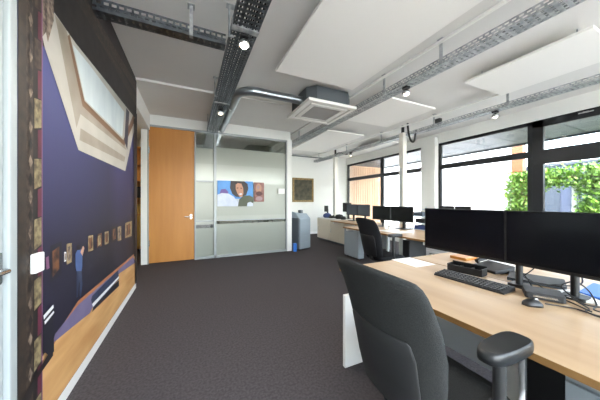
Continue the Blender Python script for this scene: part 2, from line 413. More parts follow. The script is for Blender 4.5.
# ------------------------------------------------------------ posters on the glass
def poster(name,x0,x1,z0,z1,label,paint):
    m=MB().box(x0,x1,YP-.006,YP-.002,z0,z1,0); mats=paint(m,x0,x1,z0,z1); o=m.build(name,mats); return tag(o,label,'poster')
def flat(m,P,y,mi): m.add([(x,y,z) for x,z in P],[tuple(range(len(P)))],mi)
def ell(cx,cz,rx,rz,n=22,a0=0): return [(cx+rx*math.cos(2*PI*k/n+a0),cz+rz*math.sin(2*PI*k/n+a0)) for k in range(n)]
def paint1(m,x0,x1,z0,z1):
    w,h=x1-x0,z1-z0; Q=lambda P:[(x0+a*w,z0+b*h) for a,b in P]
    y=YP-.0065
    flat(m,Q([(0,.0),(1,.0),(1,.3),(.0,.3)]),y-.0002,1)
    flat(m,Q([(.06,.5),(.10,.66),(.22,.68),(.30,.56),(.26,.45)]),y-.0004,5)
    flat(m,Q([(0,.0),(0,.45),(.12,.52),(.3,.5),(.45,.38),(.56,.16),(.58,.0)]),y-.0006,2)
    flat(m,Q([(.36,1),(.34,.72),(.40,.5),(.5,.38),(.62,.36),(.8,.45),(.86,.7),(.84,.9),(.74,1)]),y-.0008,3)
    flat(m,Q([(.56,.0),(.60,.28),(.72,.42),(.9,.44),(1,.36),(1,0)]),y-.001,6)
    flat(m,Q([(.50,.86),(.56,.92),(.66,.9),(.71,.74),(.72,.52),(.68,.38),(.62,.36),(.55,.5),(.5,.68)]),y-.0012,4)
    flat(m,Q([(.52,.73),(.57,.75),(.58,.72),(.53,.70)]),y-.0014,3); flat(m,Q([(.63,.74),(.68,.73),(.68,.70),(.63,.71)]),y-.0014,3)
    flat(m,Q([(.58,.49),(.66,.52),(.69,.49),(.64,.45)]),y-.0014,2)
    flat(m,Q([(.82,.0),(.84,.14),(.92,.18),(1,.12),(1,0)]),y-.0014,2)
    return [mat('poster blue',(44,120,196),.4,noise=(3,(60,140,214))),mat('poster grey',(170,180,196),.4),mat('poster white cloth',(206,214,230),.5,noise=(6,(184,194,214))),mat('poster dark hair',(38,30,32),.5),mat('poster skin',(178,128,102),.5),mat('poster violet',(92,70,140),.5),mat('poster olive',(64,72,52),.5)]
def paint2(m,x0,x1,z0,z1):
    w,h=x1-x0,z1-z0; y=YP-.0065; Q=lambda P:[(x0+a*w,z0+b*h) for a,b in P]
    flat(m,Q(ell(.45,.7,.3,.24)),y-.0002,1); flat(m,Q(ell(.5,.42,.33,.12)),y-.0004,2); flat(m,Q(ell(.5,.16,.35,.12)),y-.0004,3); flat(m,Q(ell(.4,.74,.12,.1)),y-.0006,3)
    return [mat('print rose',(150,104,96),.5,noise=(20,(120,74,70))),mat('print tan',(176,130,108),.5),mat('print dark red',(84,40,40),.5),mat('print mauve',(158,128,132),.5)]
poster('wall_poster',.545,1.338,1.13,1.705,'blue poster of a dark-haired person and white cloth, on the glass partition',paint1)
poster('wall_poster',1.365,1.605,1.235,1.69,'small narrow rose-brown poster beside the large blue one',paint2)
tag(MB().box(1.965,2.13,YP-.006,YP-.002,1.43,1.56).build('note_sheet',PAPER),'small white sheet stuck near the edge of the glass partition','paper')

# framed picture on far wall
t=empty('framed_painting',(3.86,YF,1.67),0,'gilt-framed dark old painting hanging on the far white wall','painting')
m=MB()
for a,b,c,d in ((-.44,.44,.38,.45),(-.44,.44,-.45,-.38),(-.44,-.37,-.38,.38),(.37,.44,-.38,.38)): m.box(a,b,-.05,-.005,c,d)
m.build('picture_frame',GOLD,t,bevel=.008); MB().box(-.38,.38,-.03,-.01,-.39,.39).build('canvas',CANVAS,t)

# ------------------------------------------------------------ ceiling panels
def cpanel(x0,x1,y0,y1,z,label):
    t=empty('ceiling_acoustic_panel',((x0+x1)/2,(y0+y1)/2,z),0,label,'ceiling panel','white acoustic ceiling panels')
    w,d=(x1-x0)/2,(y1-y0)/2
    MB().box(-w,w,-d,d,0,.028).build('panel',W_PANEL,t,bevel=.004)
    for sx in (-w*.7,w*.7):
        for sy in (-d*.75,d*.75): MB().tube([(sx,sy,.028),(sx,sy,H-z)],.006,6).build('hanger',GALV,t)
cpanel(.98,2.17,.15,2.84,2.88,'large white acoustic panel hung in front of the air conditioner')
cpanel(3.45,4.38,.86,2.02,2.88,'white acoustic panel hung above the near desks between two cable trays')
cpanel(2.80,3.95,2.80,3.95,2.88,'white acoustic panel hung beyond the second cable tray, above second desk row')
cpanel(2.88,3.95,4.70,6.9,2.88,'white acoustic panel farthest away, above the beige cabinets')
cpanel(4.75,5.35,4.9,6.1,2.9,'narrow white acoustic panel close to the far window')

# ------------------------------------------------------------ cable trays
def tray(L,w,h,step=.05,m=None,slotw=.5):
    """ladder-punched tray along +Y from 0 to L, bottom z=0"""
    m=m or MB(); t=.002
    for s in (-1,1):
        x=s*w/2
        m.box(x-t,x+t,0,L,0,h*.22).box(x-t,x+t,0,L,h*.42,h*.58).box(x-t,x+t,0,L,h*.82,h)
        m.box(x-.008 if s>0 else x,x if s>0 else x+.008,0,L,h-t,h)
    nb=4
    for i in range(nb+1):
        x=-w/2+w*i/nb; m.box(max(x-.008,-w/2),min(x+.008,w/2),0,L,0,t)
    n=int(L/step)
    for k in range(n):
        y=k*step
        m.box(-w/2,w/2,y,y+step*.60,0,t)
        for s in (-1,1):
            x=s*w/2; m.box(x-t,x+t,y+step*.1,y+step*.45,.22*h,.42*h); m.box(x-t,x+t,y+step*.55,y+step*.9,.58*h,.82*h)
    return m
def hanger(t,x,y,w,z0,zc,name='hanger'):
    MB().box(x-w/2-.018,x-w/2-.004,y-.015,y+.015,z0-.008,zc).box(x-w/2-.018,x-w/2+.03,y-.015,y+.015,z0-.006,z0-.001).box(x-w/2-.035,x-w/2+.04,y-.03,y+.03,zc-.006,zc).build(name,GALV,t)
ZT=2.735
def ceiling_tray(x,y0,L,w,h,rz,label,matr,hang,z=ZT,cables=4):
    t=empty('ceiling_cable_tray',(x,y0,z),rz,label,'cable tray','galvanised ceiling cable trays')
    tray(L,w,h).build('tray',matr,t)
    for y in hang: hanger(t,0,y,w,0,H-z)
    M=Matrix.Translation((x,y0,z))@Matrix.Rotation(rz,4,'Z')
    return t,M
# tray one, above the aisle
t1,M1=ceiling_tray(.44,-1.2,6.66,.22,.07,0,'galvanised cable tray running along the aisle to the glass partition',GALV_D,(.8,2.15,3.4,4.75,6.2))
MB().box(-.115,.115,3.25,3.31,-.006,.075).build('coupler',GALV,t1)
MB().box(-.115,.115,4.95,4.99,-.006,.075).build('coupler',GALV,t1)
# cross tray to the mural wall
t0,M0=ceiling_tray(.31,2.40,1.0,.10,.10,PI/2,'short cross cable tray between the mural wall and the aisle tray',GALV_D,(.30,))
MB().box(.075,.125,0,1.0,.075,.11).build('trunking',GALV,t0)
# trays two and three, slightly fanned like the photo
t2,M2=ceiling_tray(2.63,-1.4,9.4,.17,.07,math.atan2(.20,9.4),'galvanised cable tray passing beside the air conditioner',GALV,(1.6,3.09,3.9,5.2,6.6,8.2))
MB().box(-.15,-.12,0,9.4,.20,.225).build('trunking',W_PANEL,t2)
t3,M3=ceiling_tray(4.72,-1.4,9.4,.15,.07,math.atan2(.36,9.4),'galvanised cable tray running beside the windows',GALV,(1.6,3.4,4.6,6.0,7.4,9.0))
MB().box(-.13,-.10,0,9.4,.20,.225).build('trunking',W_PANEL,t3)
# cables lying in the trays
CAB=[mat('black cable',(30,31,33),.6),mat('grey cable',(120,124,126),.6),mat('ochre cable',(128,112,70),.6)]
def cables(M,L,w,n,where,seedy,mats):
    random.seed(seedy)
    for k in range(n):
        x=-w*.36+w*.72*k/max(n-1,1); P=[]
        q=0
        while q<L-.05:
            P.append(M@Vector((x+random.uniform(-.006,.006),q+.03,.012+random.uniform(0,.004)))); q+=.25
        c=MB().tube(P,.0075,6).build('power_cable',mats[k%len(mats)])
        tag(c,'power cable lying in the '+where,'cable','cables lying in the '+where)
cables(M1,6.6,.22,9,'cable tray above the aisle',1,[CAB[0],CAB[1],CAB[0]])
cables(M0,.96,.10,4,'short cross tray by the mural',2,[CAB[2],CAB[0]])
cables(M2,9.3,.17,4,'tray beside the air conditioner',3,[CAB[0],CAB[1]])
cables(M3,9.3,.15,3,'tray beside the windows',4,[CAB[0],CAB[1]])
# ------------------------------------------------------------ track lamps
def lamp(M,y,label,lit,power=3):
    loc=M@Vector((0,y,0))
    t=empty('ceiling_spot_lamp',loc,0,label,'lamp','round spot lamps under the trays')
    MB().box(-.035,.035,-.035,.035,-.03,-.004).tube([(0,0,-.03),(0,0,-.05)],.012).build('mount',BLK,t)
    MB().lathe([(.018,-.045),(.036,-.05),(.045,-.065),(.050,-.10),(.046,-.10),(.040,-.085),(.01,-.08)],n=20).build('lamp_can',CHROME,t)
    MB().lathe([(.001,-.082),(.030,-.088),(.034,-.102),(.022,-.116),(.001,-.12)],n=16).build('bulb',BULB if lit else BULBO,t)
    l=bpy.data.lights.new('lamp_light','SPOT'); l.energy=power*5; l.spot_size=math.radians(165); l.spot_blend=.6; l.color=(1,.93,.84); l.shadow_soft_size=.05
    lo=bpy.data.objects.new('lamp_light',l); col.objects.link(lo); lo.parent=t; lo.location=(0,0,-.18)
lamp(M1,3.34,'lit round spot lamp under the aisle tray, by the cross tray',True,7)
lamp(M1,5.15,'small round spot lamp under the aisle tray, just before the partition',False,4)
lamp(M2,3.62,'silver spot lamp under the middle tray, above the near desks',False)
lamp(M3,3.60,'silver spot lamp on the window-side tray, by the widest window',False)
lamp(M3,7.3,'silver spot lamp on the window-side tray near the far wall',False)
jb=empty('ceiling_junction_box',M3@Vector((-.02,4.55,.075)),0,'small black junction box sitting on the window-side tray','junction box')
MB().box(-.04,.04,-.05,.05,0,.09).build('box_body',BLK,jb,bevel=.004); MB().tube([(.0,.05,.04),(0,.09,.04)],.012).build('cable_gland',BLKM,jb)

# duct
P=[(.64,5.5,2.83),(.64,4.2,2.83),(.64,3.62,2.83)]
P+=[(.64+.24*(1-math.cos(k*PI/16)),3.62-.24*math.sin(k*PI/16),2.83) for k in range(1,9)]
P+=[(1.45,3.38,2.83),(1.62,3.38,2.83)]
dct=empty('ceiling_air_duct',(.64,3.38,2.83),0,'round metal air duct bending from the partition into the air conditioner','duct')
o=MB().tube([Vector(p)-Vector((.64,3.38,2.83)) for p in P],.062,20).build('pipe',DUCTM,dct)
for y in (4.9,4.1): MB().tube([(0,y-3.38,0),(0,y-3.36,0)],.068,20).build('clamp',GALV,dct)
# air conditioner cassette
ac=empty('ceiling_air_conditioner',(2.0,3.5,2.72),0,'ceiling cassette air conditioner with white louvred cover and dark casing','air conditioner')
m=MB(); P=[(-.40,-.28),(-.28,-.40),(.28,-.40),(.40,-.28),(.40,.28),(.28,.40),(-.28,.40),(-.40,.28)]
m.prism(P,.045,.26).build('casing',ACDARK,ac,bevel=.006)
m=MB()
for a,b,c,d in ((-.43,.43,-.43,-.36),(-.43,.43,.36,.43),(-.43,-.36,-.36,.36),(.36,.43,-.36,.36)): m.box(a,b,c,d,0,.045)
for a,b,c,d in ((-.33,.33,-.31,-.25),(-.33,.33,.25,.31),(-.33,-.25,-.25,.25),(.25,.33,-.25,.25)): m.box(a,b,c,d,.0,.03)
m.box(-.37,.37,-.37,.37,.036,.044)
m.build('cover',ACW,ac,bevel=.005)
for k,(a,b,c,d) in enumerate(((-.30,.30,-.352,-.318),(-.30,.30,.318,.352),(-.352,-.338,-.30,.30),(.338,.352,-.30,.30))):
    MB().box(a,b,c,d,.012,.018).build('louvre',ACW,ac)
m=MB().box(-.25,.25,-.25,.25,.016,.022)
for k in range(17): m.box(-.25,.25,-.245+k*.03,-.235+k*.03,.004,.016)
m.build('grille',GRILLE,ac)
MB().box(.40,.50,-.12,.02,.06,.12).build('valve_box',ACW,ac)

# conduits
tag(MB().tube([(2.45,YF-.04,2.93),(3.4,YF-.04,2.93),(5.0,YF-.04,2.93)],.02,8).build('ceiling_conduit',GALV_D),'grey conduit running along the top of the far wall','conduit')
tag(MB().tube(bez([(4.46,6.72,2.68),(4.44,6.66,2.82),(4.48,6.5,2.84),(4.5,6.3,2.76),(4.46,6.1,2.72)]),.02,8).build('ceiling_cable_loop',BLK),'black cable arching from the farther power pole to the tray','cable')
# power poles
def pole(x,y,top,label):
    t=empty('power_pole',(x,y,0),0,label,'pole')
    MB().rbox(-.06,.06,-.06,.06,0,top,.012).build('column',mat('white pole '+label[:4],(226,223,214),.5),t)
    MB().box(-.061,-.0595,-.02,.02,.9,2.0).build('cover_strip',GREYM,t)
    MB().tube([(0,0,top),(0,0,H-.03)],.034,10).build('cable_sleeve',BLK,t)
pole(4.42,3.93,2.80,'white square power pole rising between the second row of desks')
pole(4.42,6.70,2.72,'white square power pole beside the beige cabinets')
tag(MB().tube(bez([(4.42,3.80,2.99),(4.42,3.79,2.9),(4.43,3.77,2.72),(4.45,3.74,2.60),(4.48,3.71,2.56),(4.50,3.68,2.60),(4.50,3.66,2.72),(4.48,3.62,2.80)]),.022,8).build('ceiling_cable_hook',BLK),'black cable hanging in a hook beside the nearer power pole','cable')

# ------------------------------------------------------------ desks
DH=.73
def desk(x0,x1,y0,y1,label,facing=-1,legs=None,group=None,modesty=True):
    """facing=-1: user sits on the low-X side"""
    t=empty('office_desk',((x0+x1)/2,(y0+y1)/2,0),0,label,'desk',group)
    w,d=(x1-x0)/2,(y1-y0)/2
    m=MB().box(-w,w,-d,d,DH-.025,DH,0); m.box(-w-.002,-w,-d,d,DH-.025,DH-.0005,1).box(w,w+.002,-d,d,DH-.025,DH-.0005,1)
    m.build('desktop',[OAK,OAKD],t)
    mx=-facing*(w-.03)
    if modesty: MB().box(mx-.01,mx+.01,-d+.04,d-.04,.13,DH-.027).build('modesty_panel',GREYM,t)
    bx=-facing*(w-.07)
    for y in (-d+.06,d-.06):
        MB().box(bx-.025,bx+.025,y-.025,y+.025,0,DH-.027).build('leg',WHITEM,t,bevel=.004)
        MB().box(-w+.05,w-.055,y-.02,y+.02,DH-.075,DH-.027).build('support_beam',WHITEM,t)
    return t
dA=desk(1.05,1.83,-.05,1.53,'light oak office desk nearest, carrying keyboard, mouse and two big black monitors')
MB().box(-.395,.30,.715,.745,0,.54).build('end_panel',WHITEM,dA,bevel=.004)
MB().box(.285,.36,-.03,.04,0,DH-.027).build('leg',WHITEM,dA,bevel=.004)
dB=desk(1.84,2.63,-.05,1.53,'light oak office desk directly behind the two big monitors',facing=1,modesty=False)
dC=desk(2.80,3.59,2.12,3.97,'light oak office desk of the second row, with the black chair pushed up to it',modesty=False)
dD=desk(3.60,4.34,2.12,3.97,'light oak office desk backing onto the second row, nearer the windows',facing=1,modesty=False)
dE=desk(3.40,4.18,4.02,5.38,'light oak office desk farthest from the near desk, with faded grey monitors')

# pc tower and pedestals under the near desk
pc=empty('pc_tower',(1.53,.455,0),0,'black computer tower on the carpet under the nearest desk','computer')
MB().rbox(-.2,.2,-.07,.07,.02,.60,.012).build('case',BLKM,pc)
for sx in (-.15,.15):
    for sy in (-.06,.06): MB().box(sx-.02,sx+.02,sy-.012,sy+.012,0,.02).build('foot',BLK,pc)
MB().box(-.206,-.2,-.06,.06,.06,.57).build('front_panel',BLK,pc)
pc2=copy_tree(pc); pc2.location=(3.42,2.80,0); pc2.rotation_euler=(0,0,0); pc2['label']='black computer tower under the second row desk beside the black office chair'
def pedestal(x0,x1,y0,y1,h,matl,label,face='x-',n=3):
    t=empty('drawer_pedestal',((x0+x1)/2,(y0+y1)/2,0),0,label,'pedestal')
    w,d=(x1-x0)/2,(y1-y0)/2
    MB().box(-w,w,-d,d,.03,h).build('body',matl,t,bevel=.004)
    for sx in (-w+.05,w-.05):
        for sy in (-d+.05,d-.05): MB().tube([(sx,sy,0),(sx,sy,.03)],.02,10).build('foot',BLK,t)
    for k in range(n):
        z0=.05+(h-.07)*k/n; z1=.05+(h-.07)*(k+1)/n-.008
        dr=MB().box(-w-.016,-w,-d+.005,d-.005,z0,z1).build('drawer',matl,t,bevel=.002)
        MB().box(-w-.03,-w-.016,-.06,.06,z1-.04,z1-.03).build('handle',CHROME,dr)
pedestal(1.19,1.64,.02,.362,.65,GREYP,'grey drawer pedestal beside the black computer tower')
pedestal(3.22,3.36,4.0,4.5,.66,GREYP,'plain light grey cabinet side next to the black office chair',n=1)
pedestal(3.72,4.15,2.4,2.95,.60,WHITEM,'white drawer pedestal beneath the window-side desk')

# ------------------------------------------------------------ monitors
def monitor(x,y,z0,w,h,label,scr,stand=True,facing=-1,group=None,grow=None,thick=.022,desk_z=DH,stx=.06):
    t=empty('computer_monitor',(x,y,desk_z),0 if facing<0 else PI,label,'monitor',group)
    a=z0-desk_z
    MB().rbox(0,thick,-w/2,w/2,a,a+h,.004,axis='x').build('housing',BEZEL,t)
    MB().box(-.0015,0,-w/2+.006,w/2-.006,a+.016,a+h-.006).build('screen',scr,t)
    MB().rbox(thick,thick+.025,-w*.3,w*.3,a+h*.2,a+h*.75,.02,axis='x').build('rear_cover',BEZEL,t)
    if stand:
        MB().rbox(thick+.03,thick+.065,-.025,.025,.008,a+h*.5,.008).box(thick+.02,thick+.03,-.04,.04,a+h*.4,a+h*.6).build('pole',BLK,t)
        MB().rbox(-.05,.15,-.11,.11,0,.01,.02).build('foot',BLK,t)
    return t
g='pair of big black monitors on the nearest desk'
mL=monitor(1.70,1.030,.875,.532,.312,'big black monitor on the nearest desk, above the keyboard',SCREEN,stand=False)
mR=monitor(1.70,.4975,.875,.532,.312,'big black monitor on the nearest desk, above the black docking box',SCREEN,stand=False)
def arm(x,y,label,y2):
    t=empty('monitor_arm',(x,y,DH),0,label,'monitor arm')
    MB().tube([(0,0,.01),(0,0,.36)],.017,12).build('pole',BLK,t)
    MB().rbox(-.04,.05,-.045,.045,0,.018,.012).build('clamp',BLK,t)
    MB().tube([(0,0,.25),(.04,(y2-y)*.5,.27),(.01,(y2-y)*.9,.28),(-.025,(y2-y),.28)],.013,8).build('swing_arm',BLK,t)
    MB().box(-.032,-.012,y2-y-.05,y2-y+.05,.22,.34).build('mounting_plate',BLK,t)
arm(1.79,.735,'black pole of the monitor arm where the two big monitors meet',1.0)
arm(1.83,.52,'black monitor arm pole behind the docking box',.50)
monitor(3.56,3.72,.86,.50,.29,'black monitor on the second desk, directly behind the black office chair',SCREEN,group=None)
monitor(3.56,3.20,.86,.50,.29,'black monitor on the second desk, the one nearer the big foreground screens',SCREEN)
monitor(3.87,5.10,.885,.45,.28,'faded grey monitor on the farthest desk, nearer the white power pole',SCREEN2)
monitor(3.87,4.64,.885,.45,.28,'faded grey monitor on the farthest desk, nearer the black monitors',SCREEN2)
tS=monitor(4.0,2.62,.93,.24,.235,'small black screen peeping above the big monitors, beside the organiser rack',SCREEN,facing=1)
monitor(4.0,2.36,.93,.24,.235,'small black screen peeping above the big monitors, farther from the rack',SCREEN,facing=1)
# organiser rack on the window-side desk
t=empty('desk_rack',(3.85,2.98,DH),0,'pale blue wire desk rack with dark files beside the second desk monitors','rack')
m=MB()
for z in (0,.12,.24,.36): m.box(-.12,.12,-.16,.16,z,z+.008)
for sx in (-.12,.112):
    for sy in (-.16,.152): m.box(sx,sx+.008,sy,sy+.008,0,.42)
m.build('rack_frame',mat('pale blue rack',(170,188,206),.5),t)
for k,(z,a,b,mm_) in enumerate(((.128,-.1,.08,BLKM),(.248,-.06,.14,COPIERD),(.008,-.13,.1,BLUEB))):
    tag(MB().box(3.76,3.95,2.98+a,2.98+b,DH+z,DH+z+.07).build('document_box',mm_),['black document box on the middle tier of the pale blue rack','grey document box on the upper tier of the pale blue rack','blue document box on the bottom tier of the pale blue rack'][k],'box')

# ------------------------------------------------------------ things on the near desk
kb=empty('keyboard',(1.61,.905,DH),math.radians(2),'black keyboard lying below the big monitor','keyboard')
kb.scale=(.95,.93,1); MB().add([(-.07,-.215,0),(.07,-.215,0),(.07,.215,0),(-.07,.215,0),(-.07,-.215,.010),(.07,-.215,.024),(.07,.215,.024),(-.07,.215,.010)],[(3,2,1,0),(4,5,6,7),(0,1,5,4),(1,2,6,5),(2,3,7,6),(3,0,4,7)]).build('case',BLKM,kb,bevel=.003)
random.seed(3)
KEYC=mat('keyboard key',(44,45,48),.5)
key=None
for r in range(5):
    for c in range(17):
        if r==0 and 4<=c<=8:
            if c!=4: continue
            wy=.10
        else: wy=.0195
        x=-.052+r*.0245; y=.203-c*.0242
        z=.010+.014*((x+.07)/.14)
        if wy>.05: MB().rbox(-.009,.009,-wy,0.01,0,.006,.002).build('space_bar',KEYC,kb,loc=(x,y,z)); continue
        if key is None: key=MB().rbox(-.0095,.0095,-.0097,.0097,0,.006,.002,n=1).build('key',KEYC,kb,loc=(x,y,z))
        else:
            k2=key.copy(); col.objects.link(k2); k2.parent=kb; k2.location=(x,y,z)
ms=empty('computer_mouse',(1.525,.575,DH),math.radians(-38),'black computer mouse on the desk in front of the docking box','mouse')
rings=[]
for k in range(9):
    q=k/8; x=-.055+.11*q; w_=.031*math.sqrt(max(0.02,1-(2*q-1)**4)); h_=.036*math.sin(PI*min(1,max(.06,q*.9+.06)))**.6
    rings.append([(x,w_*math.cos(a),max(0,h_*math.sin(a))) for a in [PI*j/10 for j in range(11)]])
ms.scale=(.78,.85,.9); MB().loft(rings).build('body',BLK,ms); MB().tube([(.02,-.004,.034),(.02,.004,.034)],.008,10).build('scroll_wheel',CHROME,ms)
# dark desk organiser behind the keyboard
t=empty('desk_organiser',(1.80,1.04,DH),math.radians(8),'black slotted pen tray standing behind the keyboard','organiser')
t.scale=(1,.84,.95); m=MB().box(-.045,.045,-.13,.13,0,.010).box(-.045,-.038,-.13,.13,0,.05).box(.038,.045,-.13,.13,0,.065).box(-.045,.045,-.13,-.123,0,.055).box(-.045,.045,.123,.13,0,.055).box(-.045,.045,-.045,-.039,0,.045).box(-.045,.045,.04,.046,0,.045)
m.build('tray',BLK,t,bevel=.002)
MB().rbox(-.02,.03,-.115,-.055,.011,.032,.006).build('tape_roll',CHROME,t); MB().rbox(-.02,.03,.055,.115,.011,.028,.008).build('stapler',COPIERD,t)
t=empty('desk_telephone',(2.03,1.0,DH),math.radians(-15),'dark desk telephone between the big monitors and the papers behind','telephone')
MB().add([(-.08,-.1,0),(.09,-.1,0),(.09,.1,0),(-.08,.1,0),(-.08,-.1,.02),(.09,-.1,.05),(.09,.1,.05),(-.08,.1,.02)],[(3,2,1,0),(4,5,6,7),(0,1,5,4),(1,2,6,5),(2,3,7,6),(3,0,4,7)]).build('base',BLKM,t,bevel=.006)
MB().tube([(-.05,.07,.05),(-.03,.07,.06),(.05,.07,.075),(.08,.07,.07)],[.018,.014,.014,.018],10).build('handset',BLK,t)
# docking station and flat laptop behind
t=empty('docking_box',(1.70,.60,DH),math.radians(28),'flat black docking box on the desk below the second big monitor','dock')
MB().rbox(-.065,.065,-.075,.075,.004,.036,.012).build('case',BLKM,t,bevel=.003); MB().box(-.05,.05,-.06,.06,0,.004).build('rubber_foot',BLK,t); MB().box(-.066,-.0645,-.045,.045,.015,.024).build('port_strip',CHROME,t)
t=empty('laptop_computer',(2.00,.74,DH),math.radians(20),'closed dark laptop lying behind the docking box','laptop')
MB().rbox(-.10,.10,-.13,.13,.003,.012,.01).build('base',COPIERD,t); MB().rbox(-.10,.10,-.13,.13,.013,.02,.01).build('lid',BLKM,t)
for sx in (-.08,.08): MB().box(sx-.008,sx+.008,-.11,.11,0,.003).build('rubber_foot',BLK,t)
# blue folder and loose sheets
tag(MB().add([(1.86,.41,DH+.012),(1.92,.53,DH+.012),(2.20,.55,DH+.012),(2.14,.38,DH+.012),(1.86,.41,DH+.022),(1.92,.53,DH+.022),(2.20,.55,DH+.022),(2.14,.38,DH+.022)],[(3,2,1,0),(4,5,6,7),(0,1,5,4),(1,2,6,5),(2,3,7,6),(3,0,4,7)]).build('paper_folder',BLUEF),'bright blue folder lying on papers at the end of the nearest desk','folder')
def sheet(cx,cy,w,d,a,z,label,matl=PAPER,th=.0015,group=None):
    o=MB().box(-w/2,w/2,-d/2,d/2,0,th).build('paper_sheet',matl,loc=(cx,cy,z)); o.rotation_euler=(0,0,math.radians(a)); return tag(o,label,'paper',group)
sheet(1.96,.45,.30,.21,8,DH+.0005,'white paper stack under the bright blue folder',th=.0105)
sheet(1.90,.535,.21,.10,-20,DH+.0125,'white sheet sticking out past the blue folder toward the dock')
sheet(1.70,1.41,.21,.26,-3,DH+.0005,'white paper lying at the far end of the nearest desk')
sheet(2.25,1.08,.30,.24,25,DH+.0005,'white papers on the rear desk, seen below the big monitor',th=.012)
tag(MB().rbox(2.14,2.32,1.24,1.38,DH,DH+.022,.006).build('brown_slab',DOORW),'warm brown wood-toned slab on the rear desk, seen below the big monitor','board')  # thin brown slab laid on the rear desktop
tag(MB().lathe([(.001,0),(.04,0),(.05,.01),(.05,.05),(.036,.062),(.001,.064)],(2.12,.36,DH),20).build('black_puck_speaker',BLK),'round black speaker at the end of the nearest desk','speaker')
# cable tangle
random.seed(11)
base=[[(1.80,.74,.80),(1.84,.70,.77),(1.86,.66,.74),(1.78,.60,.737),(1.72,.50,.737),(1.66,.42,.737)],
[(1.83,.52,.83),(1.86,.48,.78),(1.80,.44,.737),(1.70,.42,.737),(1.72,.34,.737),(1.80,.25,.737)],
[(1.73,.50,.755),(1.70,.44,.737),(1.64,.43,.737),(1.62,.36,.737),(1.70,.28,.737),(1.78,.2,.737)],
[(1.82,.74,.95),(1.90,.70,.86),(1.88,.76,.77),(1.93,.82,.737),(2.02,.78,.737)],
[(1.84,.50,.86),(1.92,.52,.80),(1.93,.56,.77),(1.88,.60,.77),(1.86,.64,.76)],
[(1.57,.545,.742),(1.62,.50,.737),(1.64,.46,.737),(1.63,.38,.737),(1.68,.30,.737)],
[(1.79,.73,.90),(1.85,.77,.84),(1.84,.72,.78),(1.80,.68,.745),(1.78,.66,.75)],
[(1.85,.53,.82),(1.80,.56,.79),(1.77,.52,.76),(1.75,.46,.737),(1.80,.38,.737),(1.74,.32,.737)]]
lab=['black cable running from the nearer arm pole past the docking box','black cable dropping from the second arm pole onto the desk','black cable trailing from the docking box along the desk','black cable looping behind the nearer arm pole','black cable curling above the closed laptop','thin mouse cable running back beside the docking box','short black cable hanging at the nearer arm pole','black cable tangled beside the papers']
for P,l in zip(base,lab): tag(MB().tube(bez(P,6),.0035,6).build('desk_cable',BLK),l,'cable','tangled cables on the nearest desk')
# things on other desks
sheet(3.15,3.0,.32,.5,4,DH+.0005,'thin white rectangle lying on the second desk in front of the monitors')  # flat white rectangle on the desktop
mug=MB().lathe([(.001,0),(.034,0),(.04,.02),(.04,.10),(.035,.10),(.033,.012),(.001,.012)],(3.34,3.36,DH),18).build('paper_cup',PAPER)
tag(mug,'white cup on the second desk below the black monitors','cup')

